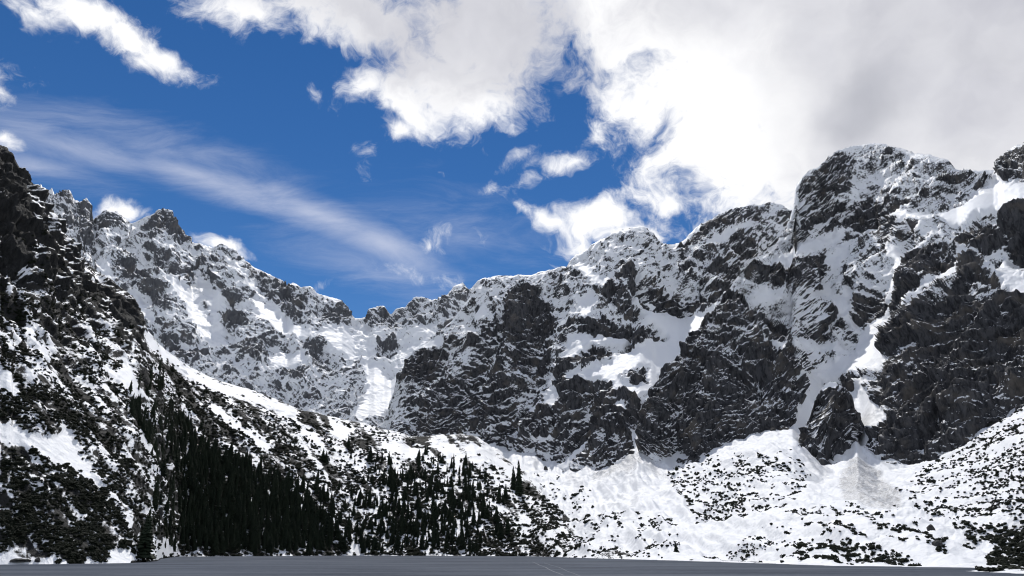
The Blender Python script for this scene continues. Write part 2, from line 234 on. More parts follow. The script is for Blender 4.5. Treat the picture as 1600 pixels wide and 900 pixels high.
SN_C2 = [(.56, [(1300, 245), (1360, 224), (1500, 255), (1550, 265), (1500, 325), (1380, 322), (1330, 300)]), (.30, [(1556, 285), (1556, 262), (1600, 225), (1700, 240), (1700, 290), (1600, 280)]),
         (.38, [(1040, 580), (1090, 510), (1130, 460), (1180, 470), (1250, 520), (1240, 560), (1180, 560), (1060, 590)]), (.33, [(1300, 242), (1312, 232), (1330, 250), (1332, 300), (1300, 312), (1290, 332), (1270, 360), (1255, 376), (1240, 388), (1234, 366), (1240, 320), (1250, 286), (1275, 262)]), (.06, [(1332, 304), (1280, 350), (1262, 366), (1270, 345), (1300, 322)]),
         (.22, [(1285, 361), (1320, 326), (1350, 300), (1372, 310), (1376, 332), (1360, 346), (1310, 358)]), (.25, [(1375, 350), (1390, 335), (1400, 345), (1405, 355)]), (.3, [(1400, 355), (1420, 340), (1455, 345), (1440, 365), (1410, 372)]), (.3, [(1360, 365), (1390, 352), (1400, 365), (1375, 375)]),
         (.3, [(1150, 430), (1200, 410), (1260, 420), (1290, 445), (1250, 450), (1190, 445)]), (.25, [(1205, 470), (1225, 470), (1235, 500), (1215, 500)]), (.35, [(1325, 470), (1350, 448), (1380, 455), (1385, 490), (1350, 508), (1328, 495)]), (.22, [(1370, 482), (1390, 450), (1420, 410), (1450, 395), (1470, 392), (1500, 398), (1470, 420), (1440, 440), (1420, 456), (1412, 476), (1395, 480)]),
         (.28, [(1290, 490), (1310, 480), (1325, 500), (1300, 525), (1265, 520)]), (.28, [(1490, 378), (1500, 345), (1522, 330), (1546, 325), (1532, 345), (1560, 350), (1572, 382), (1530, 392), (1508, 384)]), (.07, [(1578, 335), (1600, 318), (1700, 300), (1700, 410), (1585, 407), (1568, 386), (1574, 355)]), (.2, [(1440, 480), (1480, 450), (1500, 470), (1480, 500), (1440, 500)]),
         (.225, [(1000, 655), (1012, 622), (1050, 580), (1100, 560), (1150, 545), (1185, 548), (1232, 548), (1242, 576), (1262, 600), (1276, 604), (1264, 640), (1252, 664), (1235, 668), (1180, 688), (1130, 712), (1075, 728), (1045, 720), (1003, 710)]), (.2, [(1090, 515), (1118, 482), (1132, 470), (1120, 500), (1090, 540), (1055, 575)]), (.33, [(1140, 612), (1190, 600), (1235, 612), (1225, 632), (1160, 636)]), (.5, [(1120, 560), (1150, 545), (1175, 555), (1150, 568)]),
         (.17, [(1345, 712), (1352, 676), (1370, 662), (1396, 655), (1383, 651), (1386, 634), (1372, 652), (1364, 630), (1358, 600), (1378, 574), (1390, 560), (1385, 545), (1390, 515), (1402, 490), (1428, 480), (1472, 482), (1490, 446), (1508, 416), (1522, 412), (1545, 430), (1570, 452), (1600, 466), (1700, 500), (1700, 600), (1600, 640), (1530, 680), (1482, 715), (1440, 734), (1415, 738), (1370, 730)]), (.5, [(1500, 430), (1530, 425), (1560, 450), (1540, 465), (1510, 450)]), (.22, [(1390, 590), (1420, 570), (1430, 600), (1400, 620)]),
         (.2, [(1240, 396), (1263, 378), (1250, 364), (1232, 370), (1224, 396)]), (.92, [(1192, 414), (1260, 377), (1320, 359), (1362, 350), (1362, 362), (1320, 372), (1262, 394), (1210, 418)]), (.26, [(1240, 405), (1290, 400), (1302, 420), (1260, 428)]), (.25, [(1318, 362), (1345, 358), (1342, 376), (1322, 378)]), (.9, [(1283, 408), (1330, 375), (1342, 383), (1305, 424)]), (.08, [(1116, 480), (1140, 448), (1166, 455), (1162, 478), (1135, 486)]),
         (.13, [(1228, 420), (1246, 424), (1272, 440), (1287, 442), (1270, 453), (1240, 448)]), (.93, [(1396, 380), (1404, 400), (1397, 450), (1388, 477), (1374, 502), (1358, 512), (1366, 496), (1379, 468), (1385, 430), (1390, 395)]), (.92, [(1300, 472), (1318, 459), (1332, 480), (1330, 507), (1316, 497)]), (.88, [(1255, 455), (1300, 450), (1310, 462), (1265, 470)]), (.15, [(1190, 500), (1215, 475), (1232, 505), (1225, 525), (1200, 515)]), (.9, [(1180, 520), (1200, 530), (1232, 535), (1225, 545), (1190, 538)]),
         (1.0, [(1560, 262), (1555, 286), (1530, 300), (1500, 320), (1470, 330), (1430, 331), (1395, 328), (1380, 325), (1400, 338), (1440, 342), (1480, 346), (1500, 350), (1520, 332), (1560, 322), (1600, 308), (1700, 290), (1700, 278), (1600, 279), (1572, 285)]), (1.0, [(1496, 392), (1522, 384), (1516, 400), (1496, 426), (1460, 441), (1430, 451), (1418, 458), (1440, 440), (1480, 418)]),
         (.93, [(1562, 390), (1576, 410), (1592, 430), (1620, 450), (1610, 464), (1570, 446), (1553, 426)]), (1.0, [(1386, 500), (1392, 516), (1387, 540), (1380, 548), (1388, 560), (1378, 573), (1350, 580), (1340, 590), (1336, 580), (1320, 581), (1300, 590), (1275, 603), (1258, 600), (1243, 590), (1243, 580), (1270, 585), (1310, 560), (1335, 550), (1330, 540), (1340, 520), (1360, 503)]),
         (.85, [(1235, 515), (1250, 525), (1300, 535), (1330, 540), (1325, 550), (1280, 548), (1240, 545)]), (.9, [(1170, 455), (1215, 450), (1225, 462), (1200, 470)]), (1.0, [(1332, 590), (1357, 588), (1363, 625), (1368, 648), (1376, 640), (1386, 630), (1384, 652), (1368, 666), (1358, 682), (1357, 694), (1346, 712), (1330, 720), (1292, 724), (1310, 700), (1320, 675), (1343, 648), (1334, 622)]),
         (1.0, [(1262, 598), (1285, 602), (1272, 640), (1260, 674), (1234, 674), (1248, 636)]), (.97, [(1250, 690), (1262, 630), (1284, 606), (1312, 606), (1330, 620), (1345, 650), (1340, 730), (1270, 730)]), (.2, [(1310, 590), (1335, 582), (1345, 598), (1334, 612), (1318, 604)])]

# ------------------------------------------------------------------ materials
def mat(name):
    m = bpy.data.materials.new(name); m.use_nodes = True; return m, NT(m.node_tree)
def finish(k, bsdf):
    o = k.n('ShaderNodeOutputMaterial'); k.l(bsdf.outputs[0], o.inputs['Surface'])
def terrain_mat(name, fine=1.0, rock=((0.022, 0.023, 0.027), (0.080, 0.081, 0.087), (0.120, 0.108, 0.095)), noise_amp=0.95, edge=0.09, strata=20.0, streak=1.4):
    m, k = mat(name)
    pos = k.n('ShaderNodeNewGeometry').outputs['Position']
    sn = k.n('ShaderNodeAttribute', attribute_name='snow').outputs['Fac']; di = k.n('ShaderNodeAttribute', attribute_name='dirt').outputs['Fac']
    n1 = k.noise(pos, 0.24 * fine, 4, 0.70); n2 = k.noise(pos, 0.030 * fine, 3, 0.6)
    mp = k.n('ShaderNodeMapping'); k.l(pos, mp.inputs['Vector']); mp.inputs['Scale'].default_value = (1, 1, 0.28)
    n3 = k.noise(mp.outputs[0], 0.16 * fine, 4, 0.70, 0.5)
    th = math.radians(strata)
    pq = k.vm('ADD', pos, wq_) if False else pos
    bed = k.comb(k.vm('DOT_PRODUCT', pos, (math.cos(th) * 0.055 * fine, 0, math.sin(th) * 0.055 * fine)), k.vm('DOT_PRODUCT', pos, (0, 0.07 * fine, 0)), k.vm('DOT_PRODUCT', pos, (-math.sin(th) * 0.21 * fine, 0, math.cos(th) * 0.21 * fine)))
    n4 = k.noise(bed, 1.0, 5, 0.74, 0.35)
    s = k.m('ADD', k.m('ADD', sn, k.m('MULTIPLY', k.m('SUBTRACT', n1.outputs[0], 0.5), noise_amp)), k.m('MULTIPLY', k.m('SUBTRACT', n4.outputs[0], 0.5), streak))
    fac = k.ss(s, 0.5 - edge, 0.5 + edge)
    vo = k.n('ShaderNodeTexVoronoi', feature='F1'); k.l(mp.outputs[0], vo.inputs['Vector']); vo.inputs['Scale'].default_value = 0.11 * fine; vo.inputs['Detail'].default_value = 1.0
    cr = k.mix(k.ss(n3.outputs[0], 0.36, 0.64), rgb(*rock[0]), rgb(*rock[1]))
    cr = k.mix(k.m('MULTIPLY', k.ss(n2.outputs[0], 0.5, 0.72), 0.75), cr, rgb(*rock[2]))
    cs = k.mix(k.m('MULTIPLY', di, k.lin(n1.outputs[0], 0.40, 0.62, 0.35, 1.0)), rgb(0.84, 0.855, 0.88), rgb(0.33, 0.33, 0.335))
    b = k.n('ShaderNodeBsdfPrincipled'); k.l(k.mix(fac, cr, cs), b.inputs['Base Color'])
    k.l(k.lin(fac, 0, 1, 0.85, 0.6), b.inputs['Roughness']); b.inputs['Specular IOR Level'].default_value = 0.25
    bp = k.n('ShaderNodeBump'); bp.inputs['Strength'].default_value = 0.9; k.l(k.lin(fac, 0, 1, 4.0, 1.1), bp.inputs['Distance'])
    k.l(k.m('ADD', k.m('ADD', k.m('MULTIPLY', n4.outputs[0], 0.5), k.m('MULTIPLY', vo.outputs['Distance'], 0.55)), k.m('MULTIPLY', k.m('ADD', n3.outputs[0], n1.outputs[0]), 0.45)), bp.inputs['Height']); k.l(bp.outputs[0], b.inputs['Normal'])
    finish(k, b); return m
M_ROCK = terrain_mat('snowy_granite', strata=27.0)
M_FAR = terrain_mat('hazed_snowy_granite', 0.8, strata=-38.0, rock=((0.068, 0.072, 0.082), (0.125, 0.129, 0.138), (0.135, 0.127, 0.122)))  # rock paler and bluer: distance haze put into its colour
M_SLOPE = terrain_mat('slope_snow_and_turf', 1.7, strata=-40.0, streak=0.5, rock=((0.009, 0.010, 0.010), (0.026, 0.026, 0.026), (0.038, 0.036, 0.032)), noise_amp=0.5)

def link(name, mesh, m=None, parent=None):
    o = bpy.data.objects.new(name, mesh); COL.objects.link(o)
    if m is not None and not mesh.materials: mesh.materials.append(m)
    if parent: o.parent = parent
    return o
def grid_mesh(name, P, attrs, m):
    r, c = P.shape[:2]; me = bpy.data.meshes.new(name)
    idx = np.arange(r * c).reshape(r, c)
    q = np.stack([idx[:-1, :-1], idx[:-1, 1:], idx[1:, 1:], idx[1:, :-1]], -1).reshape(-1, 4)
    me.vertices.add(r * c); me.vertices.foreach_set('co', P.reshape(-1).astype(np.float32))
    me.loops.add(q.size); me.loops.foreach_set('vertex_index', q.reshape(-1).astype(np.int32))
    me.polygons.add(len(q)); me.polygons.foreach_set('loop_start', np.arange(0, q.size, 4, dtype=np.int32))
    me.polygons.foreach_set('loop_total', np.full(len(q), 4, dtype=np.int32))
    me.polygons.foreach_set('use_smooth', np.ones(len(q), dtype=bool))
    me.update(calc_edges=True)
    for k_, v in attrs.items():
        a = me.attributes.new(k_, 'FLOAT', 'POINT'); a.data.foreach_set('value', v.reshape(-1).astype(np.float32))
    o = link(name, me, m); o['kind'] = 'structure'; return o

# ------------------------------------------------------------------ mountains
def mountain(name, crest, baseline, x0, x1, snow, strata, fall, m, step=1.55, amp=1.0, seed=0.0, bumps=(), tan_rock=2.0, tan_mix=1.05, tan_snow=0.62):
    """a rock face built upwards from its foot: steep where bare, gentler where snow lies"""
    cols = np.arange(x0, x1 + step, step); nc = len(cols)
    cf = poly(crest)(cols)
    bl = np.array(baseline, float); bpy_ = np.interp(cols, bl[:, 0], bl[:, 1]) + 14; bY = np.interp(cols, bl[:, 0], bl[:, 2])
    nr = int(max(40, (bpy_ - cf).max() / step)); v = np.linspace(0, 1, nr)[:, None]
    py = bpy_[None] * (1 - v) + np.minimum(cf, bpy_ - 6)[None] * v; px = np.repeat(cols[None], nr, 0)
    wide = Map(0); wide.a = blur(snow.a, 6, 2)
    B = wide.get(px, py)
    tanS = np.where(B < .5, tan_rock + (tan_mix - tan_rock) * np.clip(B / .5, 0, 1), tan_mix + (tan_snow - tan_mix) * np.clip((B - .5) / .5, 0, 1))
    Tm = T(py); dT = np.diff(Tm, axis=0)
    tanS = np.maximum(tanS, Tm + 0.24)
    g = dT / np.maximum(0.5 * (tanS[1:] + tanS[:-1]) - 0.5 * (Tm[1:] + Tm[:-1]), 0.12)
    lnY = np.zeros((nr, nc)); kr = 9
    for r_ in range(nr - 1):                                 # the face is built row by row; neighbouring columns even out on the way up
        L = lnY[r_] + g[r_]; c_ = np.cumsum(np.pad(L, (kr + 1, kr), mode='edge')); c_ = (c_[2 * kr + 1:] - c_[:-2 * kr - 1]) / (2 * kr + 1)
        lnY[r_ + 1] = 0.72 * L + 0.28 * c_
    bYs = blur(np.repeat(bY[None], 3, 0), 45, 2)[1]
    wv_ = np.clip(v * 2.2, 0, 1); Y = (bY[None] * (1 - wv_) + bYs[None] * wv_) * np.exp(lnY)
    for pts, dv in bumps:
        bm_ = Map(0).add(pts, 1.0).smooth(3, 2); Y = Y * (1 - dv * bm_.get(px, py))
    P = at(px, py, Y)
    N = grid_normals(P); N = np.stack([blur(N[..., i], 5, 2) for i in range(3)], -1); N /= np.linalg.norm(N, axis=-1, keepdims=True)
    if N[..., 1].mean() > 0: N = -N
    o3 = (seed, seed * 1.7, -seed)
    wq = np.stack([mnoise(P, 1 / 120.0, 'f', 3, off=(seed + 9 * i, 3, 5)) for i in range(3)], -1) * 12.0
    Q = P + wq
    # strata frame: the second axis runs across the beds
    th = math.radians(strata); ca, sa = math.cos(th), math.sin(th)
    R = np.stack([Q[..., 0] * ca + Q[..., 2] * sa, Q[..., 1], -Q[..., 0] * sa + Q[..., 2] * ca], -1)
    ribs = mnoise(Q, (1 / 150.0, 1 / 150.0, 1 / 420.0), 'ridged', 4, off=o3)
    beds = mnoise(R, (1 / 80.0, 1 / 50.0, 1 / 19.0), 'ridged', 5, 0.7, off=o3)
    crag = mnoise(Q, 1 / 30.0, 'ridged', 5, 0.5, off=o3)
    ft = math.radians(fall); G = np.stack([Q[..., 0] * math.cos(ft) + Q[..., 2] * math.sin(ft), Q[..., 1], -Q[..., 0] * math.sin(ft) + Q[..., 2] * math.cos(ft)], -1)
    gul = mnoise(G, (1 / 46.0, 1 / 60.0, 1 / 300.0), 'ridged', 5, 0.7, off=o3)
    wx = mnoise(P, 1 / 22.0, 'f', 4, 0.7, off=(seed, 40, 0)); wy = mnoise(P, 1 / 22.0, 'f', 4, 0.7, off=(seed, 0, 70))
    Bs = snow.get(px + 2.3 * wx, py + 2.0 * wy)
    rk = np.clip((1.02 - Bs) / 0.55, 0.06, 1.0); rk = blur(rk, 1, 1)
    fade = np.clip((1 - v) * nr * step / 14.0, 0.30, 1.0)
    disp = amp * fade * rk * (15.0 * ribs * np.clip(v * 6, 0.2, 1) + 3.6 * beds + 2.2 * crag + 3.4 * gul * np.clip(1.2 - Bs * 1.6, 0.15, 1))
    P2 = P + N * disp[..., None]
    n2 = grid_normals(P2)
    if n2[..., 1].mean() > 0: n2 = -n2
    nz = n2[..., 2]; nzb = blur(nz, 6, 2)
    hol = blur(disp, 10, 1) - disp
    sn = 0.5 + (Bs - 0.405) * 1.0 + (nz - nzb) * 0.62 - 0.075 * gul * np.clip(1.35 - Bs, 0, 1) + 0.006 * np.clip(hol, -12, 12) * rk + 0.05 * wy
    sn = np.where(Bs > 0.9, np.maximum(sn, 0.9), sn)
    # the far side of the ridge falls away behind the crest
    back = []
    for dy, dz in ((14, -4), (60, -40), (220, -210), (520, -620)):
        b = P2[-1].copy(); b[:, 1] += dy; b[:, 0] *= (b[:, 1] / P2[-1][:, 1]); b[:, 2] += dz; back.append(b)
    P3 = np.concatenate([P2, np.array(back)], 0)
    sn3 = np.concatenate([sn, np.repeat(sn[-1:], 4, 0)], 0)
    return grid_mesh(name, P3, {'snow': sn3, 'dirt': np.zeros_like(sn3)}, m)

CREST_A = [(-260, 190), (-100, 232), (0, 258), (15, 262), (22, 265), (35, 270), (42, 283), (52, 287), (56, 298), (64, 285), (68, 297), (74, 300), (81, 293), (84, 301), (90, 298), (108, 297), (114, 310), (125, 317), (135, 310), (142, 322), (145, 345), (153, 338), (165, 331), (185, 333), (197, 345), (203, 351), (215, 346), (228, 340), (240, 332), (248, 327), (270, 327), (277, 345), (290, 358), (300, 376), (320, 384), (333, 390), (343, 382), (352, 384), (366, 388), (380, 400), (388, 412), (405, 422), (420, 430), (440, 440), (448, 449), (458, 443), (470, 449), (484, 447), (500, 460), (520, 465), (535, 470), (545, 482), (555, 496), (565, 496), (575, 494), (585, 482), (600, 478), (606, 486), (611, 490), (617, 481), (630, 475), (645, 462), (660, 464), (675, 470), (685, 468), (695, 461), (710, 445), (722, 443), (732, 452), (745, 440), (765, 432), (790, 432), (815, 430), (850, 445), (950, 480), (1050, 520)]
CREST_C1 = [(540, 690), (580, 672), (600, 660), (613, 640), (620, 600), (630, 575), (645, 547), (665, 538), (680, 523), (700, 503), (720, 482), (738, 460), (750, 446), (768, 434), (790, 431), (815, 430), (832, 431), (845, 425), (868, 422), (885, 415), (892, 405), (900, 397), (915, 390), (930, 380), (945, 371), (960, 362), (985, 356), (1005, 356), (1018, 362), (1025, 372), (1045, 380), (1060, 378), (1072, 372), (1085, 358), (1105, 345), (1130, 332), (1150, 327), (1165, 322), (1180, 319), (1205, 318), (1222, 322), (1235, 332), (1250, 345), (1300, 390), (1400, 470)]
CREST_C2 = [(960, 745), (1003, 712), (1006, 690), (1009, 658), (1018, 624), (1042, 588), (1060, 562), (1090, 512), (1117, 479), (1132, 455), (1150, 436), (1180, 408), (1205, 392), (1225, 362), (1237, 332), (1243, 292), (1252, 278), (1270, 262), (1290, 250), (1300, 241), (1310, 231), (1335, 227), (1360, 224), (1378, 224), (1395, 229), (1420, 237), (1445, 242), (1465, 247), (1480, 251), (1495, 258), (1520, 260), (1552, 263), (1560, 258), (1568, 246), (1580, 236), (1592, 228), (1600, 226), (1640, 210), (1700, 232), (1850, 260)]
BASE_A = [(-260, 690, 1150), (0, 690, 1330), (150, 690, 1500), (400, 690, 1750), (560, 672, 1950), (700, 672, 2000), (900, 672, 2150), (1050, 672, 2300)]
BASE_C1 = [(540, 695, 1800), (600, 690, 1740), (700, 690, 1690), (740, 688, 1660), (790, 705, 1580), (820, 715, 1500), (850, 730, 1420), (880, 738, 1360), (930, 728, 1290), (1000, 708, 1190), (1060, 722, 1190), (1130, 708, 1260), (1400, 708, 1700)]
CONTACT_R = [(960, 715, 1230), (1000, 707, 1190), (1030, 722, 1150), (1060, 722, 1120), (1100, 715, 1090), (1130, 704, 1075), (1160, 690, 1062), (1180, 681, 1055), (1215, 674, 1045), (1240, 678, 1025), (1262, 700, 1000), (1285, 718, 985), (1300, 719, 980), (1340, 708, 980), (1370, 722, 950), (1415, 731, 915), (1440, 725, 900), (1480, 706, 880), (1530, 664, 860), (1600, 625, 830), (1700, 575, 790), (1850, 520, 740)]
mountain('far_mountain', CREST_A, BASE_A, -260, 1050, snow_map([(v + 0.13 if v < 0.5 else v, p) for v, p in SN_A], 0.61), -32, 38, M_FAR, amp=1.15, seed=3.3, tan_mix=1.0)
mountain('central_mountain', CREST_C1, BASE_C1, 540, 1400, snow_map(SN_C1, 0.60), 28, -18, M_ROCK, amp=1.0, seed=8.1)
mountain('right_mountain', CREST_C2, CONTACT_R, 960, 1850, snow_map(SN_C2, 0.625), 24, -26, M_ROCK, amp=0.95, seed=14.7,
         bumps=[
                ([(1345, 740), (1350, 600), (1392, 515), (1428, 478), (1490, 446), (1522, 412), (1850, 480), (1850, 700), (1415, 770)], 0.04)])

SN_T = [(.30, [(1240, 720), (1250, 640), (1270, 612), (1292, 612), (1292, 690), (1285, 720)]), (.85, [(1280, 610), (1297, 590), (1312, 602), (1300, 610)]), (.05, [(1300, 625), (1330, 615), (1342, 650), (1310, 700), (1296, 700)]), (.45, [(1262, 632), (1280, 618), (1282, 630), (1266, 640)])]
mountain('rock_tower', [(1240, 740), (1249, 692), (1254, 672), (1261, 650), (1273, 622), (1286, 604), (1297, 597), (1312, 600), (1327, 612), (1336, 630), (1342, 645), (1350, 662)], [(1238, 700, 975), (1262, 706, 955), (1288, 722, 930), (1300, 718, 932), (1312, 708, 945), (1326, 694, 962), (1342, 678, 980), (1350, 670, 988)], 1238, 1350, snow_map(SN_T, 0.16), 15, 0, M_ROCK, amp=0.55, seed=21.0, step=1.2, tan_rock=2.6)
# ------------------------------------------------------------------ slopes above the lake
def shoreY(py): return -CAM_H / T(py)
def slope_sheet(foot, crest, x0, x1, nr, step, power, behind, hump=0.0, soft=0):
    cols = np.arange(x0, x1 + step, step)
    f = np.array(foot, float); c = np.array(crest, float)
    fp = np.interp(cols, f[:, 0], f[:, 1]); fY = shoreY(fp)
    cp = np.interp(cols, c[:, 0], c[:, 1]); cY = np.interp(cols, c[:, 0], c[:, 2])
    A = at(cols, fp, fY); C = at(cols, cp, cY)
    v = np.linspace(0, 1, nr)
    Cs = C.copy()
    if soft:
        kk = np.ones(2 * soft + 1) / (2 * soft + 1)
        for _ in range(2):
            for i in range(3): Cs[:, i] = np.convolve(np.pad(Cs[:, i], soft, mode='reflect', reflect_type='odd'), kk, 'valid')
    C0 = C
    rows = []
    for t in v:
        w = t ** 1.5; C = C0 * w + Cs * (1 - w)
        rows.append(A + (C - A) * np.array([1, 1, 0]) * t + np.array([0, 0, 1.0]) * ((C[:, 2:3] - A[:, 2:3]) * (t ** power + hump * math.sin(math.pi * t))))
    C = C0
    pre = []
    for dy, dz in ((-60, -9.0), (-14, -2.2)):
        b = A.copy(); b[:, 1] += dy; b[:, 2] += dz; pre.append(b)
    post = []
    for dy, dz in behind:
        b = C.copy(); b[:, 0] *= (C[:, 1] + dy) / C[:, 1]; b[:, 1] += dy; b[:, 2] += dz; post.append(b)
    return np.array(pre + rows + post), len(pre), len(post)
FOOT = [(-300, 886), (0, 882), (80, 881.5), (205, 879.5), (245, 877), (252, 873), (280, 869.5), (400, 869), (550, 868), (830, 869), (950, 873), (1060, 876), (1200, 880.5), (1300, 884), (1450, 886), (1600, 887.5), (1900, 892)]
CREST_B = [(-300, 60, 640), (-100, 190, 800), (0, 234, 900), (6, 235, 905), (14, 243, 910), (16, 262, 920), (35, 274, 940), (58, 302, 960), (75, 338, 985), (95, 368, 1010), (120, 396, 1050), (150, 424, 1090), (180, 446, 1130), (200, 468, 1160), (213, 482, 1180), (228, 514, 1220), (250, 540, 1260), (290, 570, 1320), (330, 590, 1370), (400, 612, 1450), (470, 640, 1520), (520, 651, 1560), (560, 660, 1580), (590, 668, 1600), (625, 675, 1610), (640, 682, 1610), (660, 681, 1600), (700, 680, 1580), (725, 678, 1560), (740, 680, 1545), (754, 688, 1510), (770, 700, 1465), (800, 722, 1360), (850, 762, 1180), (900, 815, 1000), (950, 866, 800), (1000, 872, 650)]
SNOWP_B = [[(0, 662), (25, 658), (45, 684), (85, 680), (100, 664), (118, 700), (132, 718), (165, 775), (150, 772), (128, 748), (105, 728), (75, 726), (50, 702), (0, 692)], [(214, 666), (228, 668), (246, 705), (252, 722), (236, 716), (217, 690)],
           [(148, 556), (180, 578), (205, 566), (216, 598), (226, 620), (210, 622), (194, 600), (164, 578)], [(8, 490), (24, 505), (36, 536), (27, 540), (16, 515)], [(28, 503), (55, 500), (66, 530), (88, 562), (76, 562), (50, 530)], [(128, 522), (140, 530), (160, 558), (148, 560)],
           [(25, 390), (50, 388), (52, 405), (38, 412)], [(0, 575), (22, 580), (32, 612), (20, 620), (0, 590)], [(40, 560), (60, 565), (95, 590), (90, 600), (70, 585)], [(145, 612), (160, 622), (172, 648), (165, 650)], [(215, 795), (240, 793), (246, 802), (222, 806)], [(245, 842), (272, 840), (278, 866), (248, 868)], [(0, 870), (85, 871), (85, 881), (0, 882)], [(170, 862), (202, 862), (206, 880), (170, 880)], [(190, 800), (204, 815), (206, 832), (198, 830)],
           [(96, 382), (105, 384), (120, 405), (150, 428), (165, 440), (150, 440), (118, 412)], [(213, 500), (228, 515), (250, 541), (290, 572), (340, 596), (400, 613), (470, 642), (455, 648), (400, 632), (350, 618), (315, 602), (280, 580), (245, 555), (222, 530)],
           [(325, 628), (345, 640), (420, 690), (410, 695), (360, 668), (330, 645)], [(395, 690), (430, 688), (425, 705), (400, 702)], [(440, 600), (470, 612), (455, 625), (435, 615)], [(455, 660), (475, 665), (490, 690), (478, 690)], [(485, 668), (500, 690), (508, 710), (495, 705)], [(515, 660), (540, 668), (545, 690), (520, 680)], [(600, 690), (660, 700), (675, 720), (640, 715), (610, 705)], [(752, 694), (800, 726), (832, 754), (800, 748), (764, 716)], [(550, 850), (580, 853), (580, 868), (540, 868)]]
ROCKP_B = [[(140, 440), (195, 468), (213, 482), (228, 530), (225, 545), (200, 520), (165, 490), (140, 465)], [(0, 234), (16, 240), (20, 270), (40, 290), (40, 360), (25, 420), (0, 440)], [(630, 690), (640, 684), (640, 702), (625, 695)], [(545, 684), (575, 688), (572, 702), (540, 698)], [(640, 683), (670, 684), (665, 698), (642, 694)], [(470, 640), (495, 655), (490, 668), (470, 660)], [(365, 620), (400, 628), (408, 640), (375, 638)], [(425, 690), (455, 700), (445, 708), (425, 703)]]
VEG_B = Map(0.0)
for val, pts in [(.62, [(0, 430), (60, 440), (140, 480), (220, 545), (300, 590), (400, 640), (520, 680), (600, 700), (760, 720), (830, 760), (900, 820), (930, 868), (0, 882)]), (.35, [(0, 350), (60, 380), (140, 450), (220, 545), (140, 500), (60, 450), (0, 440)]), (.55, [(400, 615), (520, 653), (640, 684), (640, 720), (520, 690)]),
                 (1.0, [(0, 700), (40, 722), (70, 742), (120, 765), (170, 785), (198, 820), (206, 855), (150, 840), (90, 805), (40, 795), (0, 765)]), (.95, [(0, 640), (60, 645), (160, 665), (200, 660), (150, 640), (100, 620), (40, 600), (0, 610)]), (.9, [(240, 545), (280, 585), (360, 640), (440, 705), (400, 700), (330, 660), (270, 625), (235, 580)]), (.45, [(640, 690), (760, 720), (830, 780), (700, 760), (600, 710)]),
                 (.95, [(760, 800), (800, 830), (860, 855), (905, 868), (760, 868)]), (.5, [(0, 780), (60, 800), (90, 830), (80, 868), (0, 870)])]: VEG_B.add(pts, val)
for p in SNOWP_B: VEG_B.add(p, 0.0)
VEG_B.smooth(1, 2)
SNB = Map(0.45)
SNB.add([(0, 430), (140, 480), (300, 585), (480, 640), (640, 684), (760, 700), (950, 868), (950, 900), (-300, 900), (-300, 430)], 0.60)
SNB.add([(470, 640), (640, 682), (760, 700), (950, 868), (560, 868), (480, 760)], 0.72)
for p in ROCKP_B: SNB.add(p, 0.05)
for p in SNOWP_B: SNB.add(p, 1.0)
SNB.smooth(1, 2)
def screen_streak(px, py, ang, l, w, seed, octv=4):
    a = math.radians(ang); u = px * math.cos(a) + py * math.sin(a); t = -px * math.sin(a) + py * math.cos(a)
    return mnoise(np.stack([u / l, t / w, 0 * u + seed], -1), 1.0, 'f', octv, 0.8)
def left_slope():
    P, npre, npost = slope_sheet(FOOT, CREST_B, -300, 1000, 330, 1.7, 1.0, ((40, -6), (160, -90), (420, -300)), hump=0.03)
    px, py = proj(P)
    N = grid_normals(P); N = np.stack([blur(N[..., i], 4, 2) for i in range(3)], -1); N /= np.linalg.norm(N, axis=-1, keepdims=True)
    if N[..., 2].mean() < 0: N = -N
    st = screen_streak(px, py, 50, 95.0, 15.0, 2.0); st2 = screen_streak(px, py, 38, 30.0, 9.0, 5.0)
    wx = mnoise(P, 1 / 15.0, 'f', 4, 0.7); wy = mnoise(P, 1 / 15.0, 'f', 4, 0.7, off=(30, 0, 0))
    Bs = SNB.get(px + 3.5 * wx, py + 3 * wy)
    up = np.clip((560 - py + px * 0.35) / 160, 0, 1) * np.clip((260 - px) / 120, 0, 1)     # the crags high on the left
    rk = np.clip((1.02 - Bs) / 0.6, 0.12, 1.0)
    crag = mnoise(P, (1 / 38.0, 1 / 38.0, 1 / 38.0), 'ridged', 6, 0.75, off=(5, 5, 5)); ribs = mnoise(P, (1 / 110.0, 1 / 110.0, 1 / 200.0), 'ridged', 4, off=(1, 7, 2))
    v = np.zeros(P.shape[0]); v[npre:P.shape[0] - npost] = np.linspace(0, 1, P.shape[0] - npre - npost); v[P.shape[0] - npost:] = 1
    fade = np.clip(v * 14, 0, 1)[:, None] * (1 - 0.6 * np.clip((v - 0.93) * 14, 0, 1))[:, None]
    amp = 0.35 + 0.9 * up
    disp = fade * rk * amp * (3.2 * crag + 6.5 * ribs + 2.0 * st)
    P2 = P + N * disp[..., None]; P2[..., 2] += 0.35 * mnoise(P, 1 / 14.0, 'f', 3, 0.8, off=(0, 60, 0)) * (v < 0.05)[:, None]
    n2 = grid_normals(P2); n2 = n2 if n2[..., 2].mean() > 0 else -n2
    nz = n2[..., 2]; nzb = blur(nz, 8, 2)
    sn = 0.5 + (Bs - 0.5) * 1.1 + (nz - nzb) * 0.9 + 0.13 * st + 0.07 * st2 - 0.14 * up - 0.18 * VEG_B.get(px, py)
    sn = np.where(Bs > .92, np.maximum(sn, .85), sn)
    return grid_mesh('left_slope', P2, {'snow': sn, 'dirt': np.zeros_like(sn)}, M_SLOPE), P2, px, py
OB, PB, PXB, PYB = left_slope()

